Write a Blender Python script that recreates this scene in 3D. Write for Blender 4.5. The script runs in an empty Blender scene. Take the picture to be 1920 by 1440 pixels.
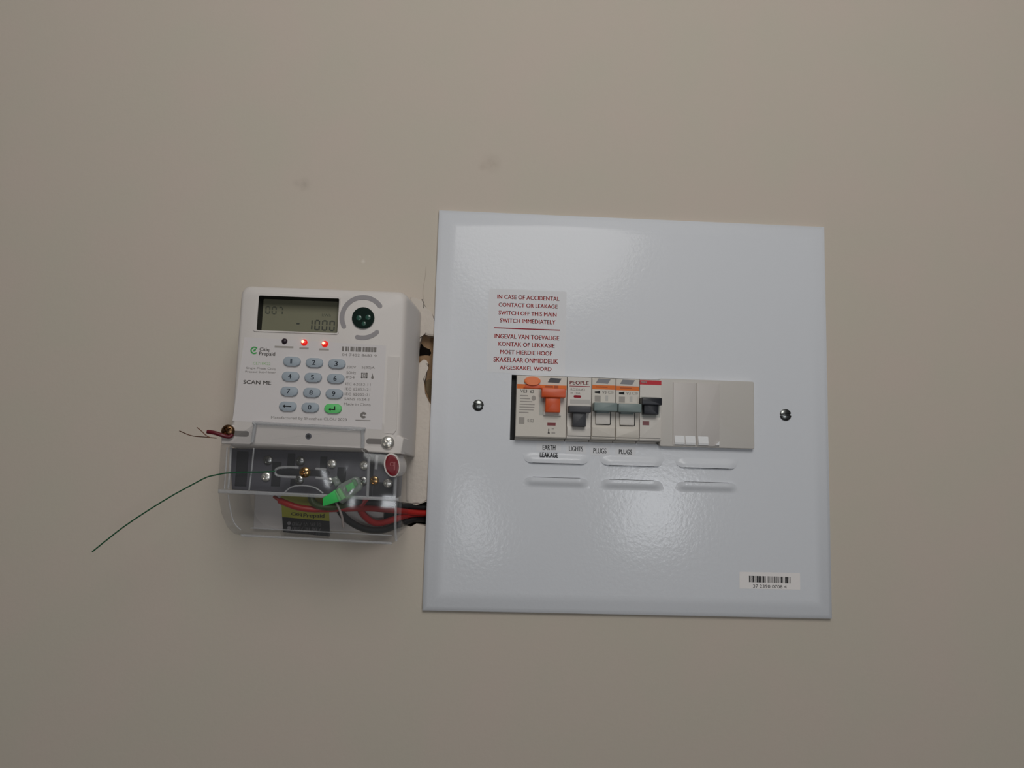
import bpy, bmesh, math, random
from mathutils import Vector, Matrix
from mathutils.geometry import delaunay_2d_cdt

# ------------------------------------------------------------------ camera, world, lights, exposure
# Metres. The wall in the picture is the plane y = 0, x runs right, z runs up; the origin is the middle of the board.
FOCAL = 1300.0                                   # pixels, for a 1920 x 1440 frame
CAM = Vector((-0.10734, -0.50030, -0.03733))     # the phone, held half a metre from the wall
RIGHT = Vector((0.998635, -0.043288, 0.029213))
DOWN = Vector((0.033669, 0.106063, -0.993789))
FWD = Vector((0.039921, 0.993417, 0.107375))
scene = bpy.context.scene
col = scene.collection
cd = bpy.data.cameras.new('camera')
cd.sensor_fit = 'HORIZONTAL'; cd.sensor_width = 36.0; cd.lens = 36.0 * FOCAL / 1920.0
cd.clip_start = 0.01; cd.clip_end = 50
cam = bpy.data.objects.new('camera', cd); col.objects.link(cam)
m3 = Matrix((RIGHT, -DOWN, -FWD)).transposed()
cam.matrix_world = Matrix.Translation(CAM) @ m3.to_4x4()
scene.camera = cam

FLOOR, CEIL, LEFT, RGHT, REAR = -1.50, 1.05, -1.75, 1.95, -3.20

world = bpy.data.worlds.new('world'); scene.world = world; world.use_nodes = True
world.node_tree.nodes['Background'].inputs[0].default_value = (0.75, 0.85, 1.0, 1)
world.node_tree.nodes['Background'].inputs[1].default_value = 0.6

def area(name, loc, rot, sx, sy, power, color):
    l = bpy.data.lights.new(name, 'AREA'); l.shape = 'RECTANGLE'; l.size = sx; l.size_y = sy
    l.energy = power; l.color = color
    o = bpy.data.objects.new(name, l); col.objects.link(o); o.location = loc; o.rotation_euler = rot
    return o
# daylight through the two windows of the rear wall (behind the photographer) and a globe added for soft frontal light, well below the ceiling
WIN = [(0.58, 0.96, -0.58, -0.12), (-0.34, -0.19, -0.66, -0.26)]       # x0, x1, z0, z1 of the openings
WPOW = [10.0, 3.0]
for (x0, x1, z0, z1), pw in zip(WIN, WPOW):
    area('window_daylight', ((x0+x1)/2, REAR+0.01, (z0+z1)/2), (math.radians(90), 0, 0), x1-x0, z1-z0, pw, (0.93, 0.96, 1.0))
gl = bpy.data.lights.new('added_fill_globe', 'POINT'); gl.energy = 18.0; gl.color = (1.0, 0.985, 0.96); gl.shadow_soft_size = 0.25
go = bpy.data.objects.new('added_fill_globe', gl); col.objects.link(go); go.location = (-0.02, -0.94, 0.55)
scene.cycles.max_bounces = 10; scene.cycles.diffuse_bounces = 4; scene.cycles.glossy_bounces = 4; scene.cycles.transparent_max_bounces = 16

scene.view_settings.view_transform = 'Standard'
scene.view_settings.look = 'None'
scene.view_settings.gamma = 1.0
scene.view_settings.use_curve_mapping = False
scene.view_settings.exposure = -0.13

# ------------------------------------------------------------------ helpers
def at(px, py, d=0.0):
    """point of the plane d mm in front of the wall that shows at pixel px, py"""
    r = FWD + RIGHT*((px-960.0)/FOCAL) + DOWN*((py-720.0)/FOCAL)
    return CAM + r*((-d*0.001 - CAM.y)/r.y)
def xz(px, py, d=0.0):
    p = at(px, py, d); return (p.x, p.z)
def mmpx(d): return 1000.0*(0.5003 - d*0.001)/FOCAL*0.001   # metres per pixel at depth d

def lin(c):
    c = c/255.0
    return c/12.92 if c <= 0.04045 else ((c+0.055)/1.055)**2.4
def rgb(r, g, b): return (lin(r), lin(g), lin(b), 1.0)

MATS = {}
def mat(name, color, rough=0.5, metal=0.0, spec=0.5, bump=0.0, bscale=800.0, var=0.0, vscale=60.0, emit=None, coat=0.0, bdist=0.0004, crough=0.03):
    if name in MATS: return MATS[name]
    m = bpy.data.materials.new(name); m.use_nodes = True
    nt = m.node_tree; b = nt.nodes['Principled BSDF']
    b.inputs['Base Color'].default_value = color
    b.inputs['Roughness'].default_value = rough
    b.inputs['Metallic'].default_value = metal
    b.inputs['Specular IOR Level'].default_value = spec
    b.inputs['Coat Weight'].default_value = coat
    b.inputs['Coat Roughness'].default_value = crough
    tc = nt.nodes.new('ShaderNodeTexCoord')
    if var > 0:
        n = nt.nodes.new('ShaderNodeTexNoise'); n.inputs['Scale'].default_value = vscale; n.inputs['Detail'].default_value = 3
        nt.links.new(tc.outputs['Object'], n.inputs['Vector'])
        mx = nt.nodes.new('ShaderNodeMix'); mx.data_type = 'RGBA'
        mx.inputs['A'].default_value = tuple(c*(1-var) for c in color[:3])+(1,)
        mx.inputs['B'].default_value = tuple(min(1, c*(1+var)) for c in color[:3])+(1,)
        nt.links.new(n.outputs['Fac'], mx.inputs['Factor']); nt.links.new(mx.outputs['Result'], b.inputs['Base Color'])
    if bump > 0:
        n = nt.nodes.new('ShaderNodeTexNoise'); n.inputs['Scale'].default_value = bscale; n.inputs['Detail'].default_value = 2
        nt.links.new(tc.outputs['Object'], n.inputs['Vector'])
        bp = nt.nodes.new('ShaderNodeBump'); bp.inputs['Strength'].default_value = bump; bp.inputs['Distance'].default_value = bdist
        nt.links.new(n.outputs['Fac'], bp.inputs['Height']); nt.links.new(bp.outputs['Normal'], b.inputs['Normal']); nt.links.new(bp.outputs['Normal'], b.inputs['Coat Normal'])
    if emit:
        b.inputs['Emission Color'].default_value = emit[0]; b.inputs['Emission Strength'].default_value = emit[1]
    MATS[name] = m
    return m

def clear_plastic(name, tint, rough=0.06, ior=1.45, haze=0.0):
    m = bpy.data.materials.new(name); m.use_nodes = True
    nt = m.node_tree; nt.nodes.remove(nt.nodes['Principled BSDF'])
    out = nt.nodes['Material Output']
    tr = nt.nodes.new('ShaderNodeBsdfTransparent'); tr.inputs[0].default_value = tint
    gl = nt.nodes.new('ShaderNodeBsdfGlossy'); gl.inputs['Roughness'].default_value = rough
    df = nt.nodes.new('ShaderNodeBsdfDiffuse'); df.inputs[0].default_value = (0.75, 0.75, 0.75, 1)
    lw = nt.nodes.new('ShaderNodeLayerWeight'); lw.inputs['Blend'].default_value = 0.5
    pw = nt.nodes.new('ShaderNodeMath'); pw.operation = 'POWER'; pw.inputs[1].default_value = 4.0
    nt.links.new(lw.outputs['Facing'], pw.inputs[0])
    fr = nt.nodes.new('ShaderNodeMath'); fr.operation = 'MULTIPLY_ADD'; fr.inputs[1].default_value = 0.30; fr.inputs[2].default_value = (ior-1.0)*0.09
    nt.links.new(pw.outputs[0], fr.inputs[0])
    hz = nt.nodes.new('ShaderNodeMixShader'); hz.inputs[0].default_value = haze
    nt.links.new(tr.outputs[0], hz.inputs[1]); nt.links.new(df.outputs[0], hz.inputs[2])
    mx = nt.nodes.new('ShaderNodeMixShader')
    nt.links.new(fr.outputs[0], mx.inputs[0]); nt.links.new(hz.outputs[0], mx.inputs[1]); nt.links.new(gl.outputs[0], mx.inputs[2])
    nt.links.new(mx.outputs[0], out.inputs[0])
    MATS[name] = m
    return m

def link(name, me, material, parent=None):
    o = bpy.data.objects.new(name, me); col.objects.link(o)
    if material is not None: me.materials.append(material)
    if parent is not None:
        o.parent = parent
        off = Vector(parent.get('_org', (0, 0, 0)))
        me.transform(Matrix.Translation(-off))
        o['_org'] = tuple(off)
    return o
def finish(name, bm, material, parent=None, smooth=False):
    bmesh.ops.recalc_face_normals(bm, faces=bm.faces)
    me = bpy.data.meshes.new(name); bm.to_mesh(me); bm.free()
    if smooth:
        me.polygons.foreach_set('use_smooth', [True]*len(me.polygons))
        try: me.set_sharp_from_angle(angle=math.radians(38))
        except Exception: pass
    return link(name, me, material, parent)
def thing(name, label, cat, loc, group=None):
    o = bpy.data.objects.new(name, None); col.objects.link(o)
    o.empty_display_size = 0.02
    o.location = loc; o['label'] = label; o['category'] = cat; o['_org'] = tuple(loc)
    if group: o['group'] = group
    return o
def tag(o, label, cat, group=None):
    o['label'] = label; o['category'] = cat
    if group: o['group'] = group
def structure(o): o['kind'] = 'structure'; return o

def rrect(x0, z0, x1, z1, r, n=5):
    if x0 > x1: x0, x1 = x1, x0
    if z0 > z1: z0, z1 = z1, z0
    r = max(1e-5, min(r, (x1-x0)/2-1e-6, (z1-z0)/2-1e-6)); p = []
    for cx, cz, a in ((x1-r, z1-r, 0), (x0+r, z1-r, 90), (x0+r, z0+r, 180), (x1-r, z0+r, 270)):
        for i in range(n+1):
            t = math.radians(a+90*i/n); p.append((cx+r*math.cos(t), cz+r*math.sin(t)))
    return p
def pxrect(ax, ay, bx, by, d, r=0.3, n=4):
    """rounded rectangle with its top-left and bottom-right corner at two pixels; r in mm"""
    a = xz(ax, ay, d); b = xz(bx, by, d)
    return rrect(a[0], b[1], b[0], a[1], r*0.001, n)
def ellipse(cx, cz, rx, rz, n=32, rot=0.0):
    c, s = math.cos(rot), math.sin(rot)
    return [(cx+rx*math.cos(t)*c-rz*math.sin(t)*s, cz+rx*math.cos(t)*s+rz*math.sin(t)*c) for t in (2*math.pi*i/n for i in range(n))]
def pxpoly(pts, d): return [xz(x, y, d) for x, y in pts]

def add_prism(bm, pts, d0, d1, bev=0.0, seg=2):
    """outline pts (x, z) from depth d0 mm to depth d1 mm, front rim bevelled by bev mm"""
    back = [bm.verts.new((x, -d0*0.001, z)) for x, z in pts]
    front = [bm.verts.new((x, -d1*0.001, z)) for x, z in pts]
    n = len(pts)
    for i in range(n):
        bm.faces.new((back[i], back[(i+1) % n], front[(i+1) % n], front[i]))
    f = bm.faces.new(front); bm.faces.new(list(reversed(back)))
    if bev > 0:
        bmesh.ops.bevel(bm, geom=list(f.edges), offset=bev*0.001, segments=seg, profile=0.5, affect='EDGES', clamp_overlap=True)
def prism(name, pts, d0, d1, material, parent=None, bev=0.0, seg=2, smooth=None):
    bm = bmesh.new(); add_prism(bm, pts, d0, d1, bev, seg)
    return finish(name, bm, material, parent, bev > 0 if smooth is None else smooth)

def holed(name, outer, holes, d, thick, material, parent=None):
    """sheet with front at depth d mm, the rims of outline and holes run back by thick mm"""
    pts = []; edges = []
    for loop in [outer]+holes:
        s = len(pts); pts += [Vector(p) for p in loop]
        edges += [(s+i, s+(i+1) % len(loop)) for i in range(len(loop))]
    v, e, f, *_ = delaunay_2d_cdt(pts, edges, [], 0, 1e-7)
    def inside(p, poly):
        c = False; j = len(poly)-1
        for i in range(len(poly)):
            if (poly[i][1] > p[1]) != (poly[j][1] > p[1]) and p[0] < (poly[j][0]-poly[i][0])*(p[1]-poly[i][1])/(poly[j][1]-poly[i][1])+poly[i][0]: c = not c
            j = i
        return c
    bm = bmesh.new(); vs = [bm.verts.new((p[0], -d*0.001, p[1])) for p in v]
    for t in f:
        c = sum((v[i] for i in t), Vector((0, 0)))/len(t)
        if inside(c, outer) and not any(inside(c, h) for h in holes):
            bm.faces.new([vs[i] for i in t])
    for fc in bm.faces:
        fc.normal_update()
        if fc.normal.y > 0: fc.normal_flip()
    rim = [ed for ed in bm.edges if len(ed.link_faces) == 1]
    ret = bmesh.ops.extrude_edge_only(bm, edges=rim)
    bmesh.ops.translate(bm, verts=[g for g in ret['geom'] if isinstance(g, bmesh.types.BMVert)], vec=(0, thick*0.001, 0))
    me = bpy.data.meshes.new(name); bm.to_mesh(me); bm.free()
    return link(name, me, material, parent)

def smooth_path(P, sub=6):
    P = [Vector(p) for p in P]; out = []
    for i in range(len(P)-1):
        p0 = P[max(0, i-1)]; p1 = P[i]; p2 = P[i+1]; p3 = P[min(len(P)-1, i+2)]
        for k in range(sub):
            t = k/sub
            out.append(0.5*((2*p1)+(p2-p0)*t+(2*p0-5*p1+4*p2-p3)*t*t+(3*p1-p0-3*p2+p3)*t*t*t))
    out.append(P[-1]); return out
def add_tube(bm, path, r, n=10):
    rings = []
    ref = Vector((0, 1, 0.13)).normalized()
    for i, p in enumerate(path):
        t = (path[min(i+1, len(path)-1)]-path[max(i-1, 0)]).normalized()
        a = (ref-t*ref.dot(t)).normalized(); b = t.cross(a)
        rr = r(i/(len(path)-1)) if callable(r) else r
        rings.append([bm.verts.new(p+a*rr*math.cos(2*math.pi*k/n)+b*rr*math.sin(2*math.pi*k/n)) for k in range(n)])
    for i in range(len(rings)-1):
        for k in range(n):
            bm.faces.new((rings[i][k], rings[i][(k+1) % n], rings[i+1][(k+1) % n], rings[i+1][k]))
    bm.faces.new(rings[0]); bm.faces.new(list(reversed(rings[-1])))
def tube(name, pts, r, material, parent=None, sub=6, n=10):
    """pts: (px, py, depth mm); r in mm"""
    bm = bmesh.new()
    add_tube(bm, smooth_path([at(*p) for p in pts], sub), (lambda t: r(t)*0.001) if callable(r) else r*0.001, n)
    return finish(name, bm, material, parent, True)

def screw(name, px, py, d, r, h, material, parent=None, drive='cross', ang=0.0, wide=0.2, deep=0.5):
    """pan head with a real recessed drive; r, h in mm"""
    cx, cz = xz(px, py, d); bm = bmesh.new(); NR, NS = 10, 40
    ca, sa = math.cos(ang), math.sin(ang)
    def hgt(x, z):
        q = math.hypot(x, z); y = h*math.sqrt(max(0, 1-(q*0.93)**2))
        u, w = x*ca+z*sa, -x*sa+z*ca
        if drive == 'cross':
            if (abs(u) < wide and abs(w) < 0.66) or (abs(w) < wide and abs(u) < 0.66): y -= h*deep
        elif abs(w) < wide: y -= h*deep
        return y
    rings = []
    for i in range(1, NR+1):
        q = i/NR; rings.append([bm.verts.new((cx+q*r*0.001*math.cos(2*math.pi*k/NS), -(d+hgt(q*math.cos(2*math.pi*k/NS), q*math.sin(2*math.pi*k/NS)))*0.001, cz+q*r*0.001*math.sin(2*math.pi*k/NS))) for k in range(NS)])
    rings.append([bm.verts.new((v.co.x, -(d-0.4)*0.001, v.co.z)) for v in rings[-1]])
    c = bm.verts.new((cx, -(d+hgt(0, 0))*0.001, cz))
    for k in range(NS): bm.faces.new((c, rings[0][k], rings[0][(k+1) % NS]))
    for i in range(NR):
        for k in range(NS): bm.faces.new((rings[i][k], rings[i+1][k], rings[i+1][(k+1) % NS], rings[i][(k+1) % NS]))
    bm.faces.new(rings[-1])
    return finish(name, bm, material, parent, True)

def lettering(body, ax, ay, bx, by, d, material, parent, bold=0.0, name='lettering', shear=0.0):
    """printed text filling the box whose top-left / bottom-right corners show at two pixels"""
    cu = bpy.data.curves.new('text', 'FONT'); cu.body = body; cu.size = 1.0; cu.offset = 0.0; cu.resolution_u = 3
    cu.extrude = 0.0; cu.align_x = 'CENTER'; cu.shear = shear
    ob = bpy.data.objects.new('text', cu); col.objects.link(ob)
    dg = bpy.context.evaluated_depsgraph_get(); dg.update()
    me = bpy.data.meshes.new_from_object(ob.evaluated_get(dg))
    bpy.data.objects.remove(ob); bpy.data.curves.remove(cu)
    if len(me.vertices) == 0: return None
    if bold > 0:                                   # a heavier weight: the same outline printed twice, a little apart
        bm = bmesh.new(); bm.from_mesh(me); n0 = list(bm.verts)+list(bm.edges)+list(bm.faces)
        du = bmesh.ops.duplicate(bm, geom=n0); bmesh.ops.translate(bm, verts=[g for g in du['geom'] if isinstance(g, bmesh.types.BMVert)], vec=(0.05, 0, 0))
        bm.to_mesh(me); bm.free()
    xs = [v.co.x for v in me.vertices]; ys = [v.co.y for v in me.vertices]
    a = xz(ax, ay, d); b = xz(bx, by, d)
    sx = (b[0]-a[0])/(max(xs)-min(xs)); sz = (a[1]-b[1])/(max(ys)-min(ys))
    x0, y0 = min(xs), min(ys)
    for v in me.vertices:
        v.co = Vector((a[0]+(v.co.x-x0)*sx, -d*0.001, b[1]+(v.co.y-y0)*sz))
    me.materials.clear(); me.name = name
    return link(name, me, material, parent)

def bars(name, boxes, d, material, parent):
    """flat printed marks as one print: boxes of (ax, ay, bx, by) pixels"""
    bm = bmesh.new()
    for ax, ay, bx, by in boxes:
        a = xz(ax, ay, d); b = xz(bx, by, d); y = -d*0.001
        bm.faces.new([bm.verts.new(p) for p in ((a[0], y, b[1]), (b[0], y, b[1]), (b[0], y, a[1]), (a[0], y, a[1]))])
    return finish(name, bm, material, parent)
def flat(name, pts, d, material, parent):
    bm = bmesh.new(); bm.faces.new([bm.verts.new((x, -d*0.001, z)) for x, z in pts])
    o = finish(name, bm, material, parent)
    return o

# ------------------------------------------------------------------ materials
def wall_paint():
    m = mat('beige_wall_paint', rgb(205, 191, 172), 0.7, spec=0.25, bump=0.25, bscale=380, bdist=0.0003)
    nt = m.node_tree; b = nt.nodes['Principled BSDF']
    tc = nt.nodes.new('ShaderNodeTexCoord')
    n = nt.nodes.new('ShaderNodeTexNoise'); n.inputs['Scale'].default_value = 16; n.inputs['Detail'].default_value = 4
    nt.links.new(tc.outputs['Object'], n.inputs['Vector'])
    cr = nt.nodes.new('ShaderNodeValToRGB')
    cr.color_ramp.elements[0].position = 0.35; cr.color_ramp.elements[0].color = rgb(200, 191, 176)
    cr.color_ramp.elements[1].position = 0.65; cr.color_ramp.elements[1].color = rgb(203, 190, 177)
    nt.links.new(n.outputs['Fac'], cr.inputs['Fac'])
    last = cr.outputs['Color']
    # a few finger smudges and one chip of fresh white, each with a place and shape of its own
    for (px, py, rad, colr, amt) in ((570, 346, 0.007, (120, 108, 96), 0.35), (922, 306, 0.010, (135, 115, 98), 0.3),
                                     (905, 312, 0.005, (135, 115, 98), 0.25), (555, 343, 0.004, (120, 108, 96), 0.2), (681, 490, 0.0022, (236, 230, 222), 0.8)):
        p = at(px, py)
        vm = nt.nodes.new('ShaderNodeVectorMath'); vm.operation = 'DISTANCE'; vm.inputs[1].default_value = p
        nn = nt.nodes.new('ShaderNodeTexNoise'); nn.inputs['Scale'].default_value = 300
        nt.links.new(tc.outputs['Object'], nn.inputs['Vector'])
        nt.links.new(tc.outputs['Object'], vm.inputs[0])
        mr = nt.nodes.new('ShaderNodeMapRange'); mr.inputs['From Min'].default_value = rad; mr.inputs['From Max'].default_value = 0
        mr.inputs['To Min'].default_value = 0; mr.inputs['To Max'].default_value = amt; mr.interpolation_type = 'SMOOTHSTEP'
        nt.links.new(vm.outputs['Value'], mr.inputs['Value'])
        mu = nt.nodes.new('ShaderNodeMath'); mu.operation = 'MULTIPLY'
        nt.links.new(mr.outputs[0], mu.inputs[0]); nt.links.new(nn.outputs['Fac'], mu.inputs[1])
        mx = nt.nodes.new('ShaderNodeMix'); mx.data_type = 'RGBA'; mx.inputs['B'].default_value = rgb(*colr)
        nt.links.new(mu.outputs[0], mx.inputs['Factor']); nt.links.new(last, mx.inputs['A']); last = mx.outputs['Result']
    nt.links.new(last, b.inputs['Base Color'])
    return m
M_WALL = wall_paint()
M_PLASTER = mat('raw_white_plaster', rgb(205, 195, 184), 0.85, spec=0.1, bump=0.6, bscale=300, bdist=0.0008)
M_MORTAR = mat('brown_mortar', rgb(152, 124, 96), 0.95, spec=0.05, bump=0.9, bscale=260, var=0.15, vscale=120, bdist=0.001)
M_HOLESHADE = mat('painted_recess_shade', rgb(22, 18, 15), 0.95, spec=0.05)  # near-black, puts the shade inside cavities and crack into the colour
M_ROOM = mat('room_white_paint', rgb(140, 140, 140), 0.8, spec=0.2)
M_FLOOR = mat('floor_tile', rgb(96, 94, 92), 0.5, var=0.1, vscale=6)
M_POWDER = mat('white_powder_coat', rgb(220, 222, 226), 0.45, spec=0.3, bump=0.17, bscale=420, bdist=0.0004, coat=0.26, crough=0.13)
M_LIPSHADE = mat('lip_shade_grey', rgb(92, 92, 94), 0.7)
M_BLACK = mat('black_plastic', rgb(16, 16, 17), 0.55)
M_STEEL = mat('zinc_steel', rgb(165, 165, 162), 0.3, 1.0)
M_FIX = mat('dull_zinc', rgb(122, 124, 122), 0.26, 1.0)
M_CHROME = mat('bright_nickel', rgb(238, 235, 228), 0.3, 0.85)
M_BRASS = mat('brass', rgb(205, 170, 120), 0.2, 1.0)
M_BRONZE = mat('bronze_screw', rgb(120, 92, 66), 0.3, 1.0)
M_BRK = mat('breaker_ivory', rgb(212, 205, 194), 0.5, bump=0.05, bscale=900)
M_BRK2 = mat('breaker_white', rgb(216, 210, 202), 0.5, bump=0.05, bscale=900)
M_ORANGE = mat('orange_plastic', rgb(214, 84, 28), 0.4)
M_ORANGE2 = mat('light_orange_plastic', rgb(240, 128, 70), 0.4)
M_DGREY = mat('dark_grey_plastic', rgb(62, 62, 66), 0.5)
M_SAGE = mat('sage_grey_plastic', rgb(118, 132, 130), 0.45)
M_TOGGLE_BLACK = mat('black_toggle', rgb(24, 26, 34), 0.4)
M_REDWIN = mat('dark_red_flag', rgb(120, 28, 30), 0.4)
M_MAROON = mat('maroon_flag', rgb(120, 62, 64), 0.4)
M_INK = mat('black_ink', rgb(26, 26, 28), 0.6, spec=0.2)
M_INKG = mat('grey_ink', rgb(126, 121, 116), 0.6, spec=0.2)
M_INKGL = mat('pale_grey_ink', rgb(164, 158, 151), 0.6, spec=0.2)
M_INKR = mat('red_ink', rgb(200, 46, 38), 0.6, spec=0.2)
M_INKDR = mat('crimson_ink', rgb(150, 28, 44), 0.6, spec=0.2)
M_INKORANGE = mat('orange_ink', rgb(226, 116, 46), 0.55, spec=0.3)
M_INKRUST = mat('rust_ink', rgb(170, 82, 40), 0.55, spec=0.3)
M_INKGREEN = mat('green_ink', rgb(70, 160, 84), 0.6, spec=0.2)
M_INKLGREEN = mat('light_green_ink', rgb(140, 186, 120), 0.6, spec=0.2)
M_INKWHITE = mat('white_ink', rgb(226, 220, 216), 0.6, spec=0.2)
M_INKBADGE = mat('red_badge', rgb(196, 44, 56), 0.5, spec=0.3)
M_STICK = mat('sticker_white', rgb(223, 223, 225), 0.45, spec=0.3)
M_STICK2 = mat('paper_label', rgb(238, 233, 230), 0.55, spec=0.3)
M_CLEARSTICK = clear_plastic('clear_film', (0.97, 0.97, 0.97, 1), 0.12, 1.4, 0.05)
M_BLANK = mat('warm_grey_blank', rgb(196, 191, 184), 0.45, bump=0.05, bscale=700)
M_BLANK2 = mat('warm_grey_blank_gloss', rgb(200, 194, 189), 0.42, spec=0.35)
M_GLINT = mat('glint_white', rgb(240, 240, 240), 0.12, spec=0.9)
M_METER = mat('meter_white_plastic', rgb(216, 209, 203), 0.5, bump=0.06, bscale=1200)
M_LABEL = mat('meter_label_print', rgb(214, 208, 206), 0.5)
M_KEY = mat('blue_grey_rubber', rgb(158, 168, 176), 0.55)
M_KEYGREEN = mat('green_rubber', rgb(96, 200, 112), 0.5)
M_ARC = mat('grey_print', rgb(150, 145, 146), 0.5)
M_LCD = mat('lcd_glass', rgb(124, 122, 100), 0.35, spec=0.4, var=0.04, vscale=60)
M_LCDINK = mat('lcd_segment', rgb(60, 62, 52), 0.4)
M_PORT = mat('dark_green_lens', rgb(14, 34, 28), 0.18, spec=0.6)
M_PORT2 = mat('green_lens_dot', rgb(50, 86, 74), 0.2)
M_LEDOFF = mat('led_off', rgb(46, 36, 44), 0.3)
M_LEDRED = mat('led_red', rgb(190, 16, 12), 0.25, emit=((1.0, 0.02, 0.01, 1), 0.55))
M_LEDHOT = mat('led_core', rgb(255, 200, 160), 0.3, emit=((1.0, 0.45, 0.22, 1), 3.0))
M_SLOTSHADE = mat('slot_shade_grey', rgb(120, 115, 111), 0.7)
M_TERM = mat('terminal_charcoal', rgb(92, 91, 97), 0.45, bump=0.05)
M_TERM2 = mat('terminal_black', rgb(34, 34, 38), 0.5)
M_CLEAR = clear_plastic('clear_cover', (0.965, 0.965, 0.97, 1), 0.09, 1.34, 0.03)
M_CLEAR2 = clear_plastic('clear_rib', (0.88, 0.89, 0.90, 1), 0.32, 1.40, 0.25)
M_SEALCLEAR = clear_plastic('clear_seal', (0.84, 0.93, 0.84, 1), 0.1, 1.45, 0.16)
M_SEALGREEN = mat('green_seal', rgb(60, 190, 92), 0.4)
M_SEALRED = mat('red_seal_sticker', rgb(120, 14, 26), 0.35)
M_SEALRED2 = mat('red_seal_mark', rgb(158, 84, 86), 0.4)
M_YELLOW = mat('yellow_sticker', rgb(182, 178, 44), 0.4)
M_STBLACK = mat('black_sticker', rgb(22, 20, 20), 0.35)
M_REDPVC = mat('red_pvc', rgb(166, 30, 24), 0.4)
M_BLACKPVC = mat('black_pvc', rgb(30, 29, 30), 0.45)
M_WIREGREEN = mat('green_wire', rgb(22, 84, 52), 0.4)
M_WIRERED = mat('maroon_sleeve', rgb(98, 20, 32), 0.4)
M_COPPER = mat('dull_copper', rgb(110, 74, 56), 0.4, 0.7)

# ------------------------------------------------------------------ the wall and the room
CAV_UP = pxpoly([(786, 646), (790, 634), (791, 623), (797, 627), (803, 629), (812, 630), (824, 631), (836, 640), (836, 764), (813, 762), (805, 755),
                 (797, 738), (792, 722), (797, 711), (799, 700), (800, 689), (803, 681), (800, 676), (795, 674), (789, 678), (783, 684), (781, 670)], 0)
CAV_LOW = pxpoly([(690, 948), (750, 944), (768, 944), (781, 947), (790, 944), (806, 938), (826, 938), (826, 984), (806, 988), (797, 986), (780, 982), (770, 988), (760, 984), (690, 980)], 0)
BOX = [(-0.0905, -0.020), (0.092, -0.020), (0.092, 0.034), (-0.0905, 0.034)]
wall_back = holed('wall_back', [(LEFT, FLOOR), (RGHT, FLOOR), (RGHT, CEIL), (LEFT, CEIL)], [CAV_UP, CAV_LOW], 0.0, 26.0, M_WALL)
structure(wall_back)
HOLE_SHADE_UP = pxpoly([(788, 642), (792, 646), (795, 651), (801, 653), (806, 655), (808.5, 662), (806, 667), (797, 665), (789, 667), (783, 668), (783, 655)], -8.6)
lin_up = [xz(x, y) for x, y in ((774, 612), (848, 612), (848, 776), (774, 776))]
prism('cavity_lining', [lin_up[i] for i in (3, 2, 1, 0)], -20.0, -9.0, M_MORTAR, wall_back)
prism('cavity_dark_patch', HOLE_SHADE_UP, -10.0, -8.6, M_HOLESHADE, wall_back, 0.3)  # black piece on the lining, coloured as the shade of a deeper hole
prism('cavity_dark_patch', pxpoly([(795, 714), (801, 709), (812, 708), (830, 712), (830, 760), (812, 758), (803, 745), (796, 728)], 0), -10.0, -8.2, mat('dark_mortar', rgb(112, 96, 72), 0.95, bump=0.8, bscale=300, bdist=0.001), wall_back, 0.6)  # darker brown piece at the lower right of the cavity
prism('cavity_lining', [lin for lin in pxpoly([(670, 996), (840, 996), (840, 928), (670, 928)], 0)], -25.0, -23.0, M_HOLESHADE, wall_back)
# plaster lips proud of the paint round the two cavities, and the hairline crack above
def lump(name, pts, d0, d1, material, parent, bev): return prism(name, pts, d0, d1, material, parent, bev, 3)
lump('plaster_patch', pxpoly([(768, 556), (778, 558), (791, 562), (797, 570), (806, 588), (818, 600), (826, 628), (812, 630), (803, 629), (797, 627), (791, 623), (785, 640), (770, 640)], 0), -2.0, 0.7, M_PLASTER, wall_back, 1.6)
lump('plaster_patch', pxpoly([(783, 684), (789, 678), (795, 674), (800, 676), (803, 681), (800, 689), (799, 700), (797, 711), (792, 722), (797, 738), (805, 755), (812, 800), (806, 900), (806, 937), (790, 943), (781, 946), (768, 943), (760, 940), (760, 760)], 0), -4.0, 0.5, M_PLASTER, wall_back, 1.4)
tube('plaster_crack', [(799, 500, 0), (797, 520, 0), (793, 545, 0), (794, 562, 0.1)], 0.12, mat('crack_grey', rgb(168, 155, 142), 0.9), wall_back)
tube('plaster_crack', [(791, 561, 0.5), (794.5, 568, 0.6), (794.5, 578, 0.6)], lambda t: 0.15+0.3*max(0, t-0.55), M_HOLESHADE, wall_back)

def box_mesh(name, x0, x1, y0, y1, z0, z1, material):
    bm = bmesh.new(); bmesh.ops.create_cube(bm, size=1)
    for v in bm.verts: v.co = Vector(((x0+x1)/2+v.co.x*(x1-x0), (y0+y1)/2+v.co.y*(y1-y0), (z0+z1)/2+v.co.z*(z1-z0)))
    return finish(name, bm, material)
structure(box_mesh('floor', LEFT, RGHT, REAR, 0.026, FLOOR-0.05, FLOOR, M_FLOOR))
structure(box_mesh('ceiling', LEFT, RGHT, REAR, 0.026, CEIL, CEIL+0.05, M_ROOM))
structure(box_mesh('wall_left', LEFT-0.05, LEFT, REAR, 0.026, FLOOR, CEIL, M_ROOM))
structure(box_mesh('wall_right', RGHT, RGHT+0.05, REAR, 0.026, FLOOR, CEIL, M_ROOM))
structure(holed('wall_rear', [(LEFT, FLOOR), (RGHT, FLOOR), (RGHT, CEIL), (LEFT, CEIL)],
                [[(a, c), (b, c), (b, d), (a, d)] for a, b, c, d in WIN], 3200.0, -60.0, M_ROOM))

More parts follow.
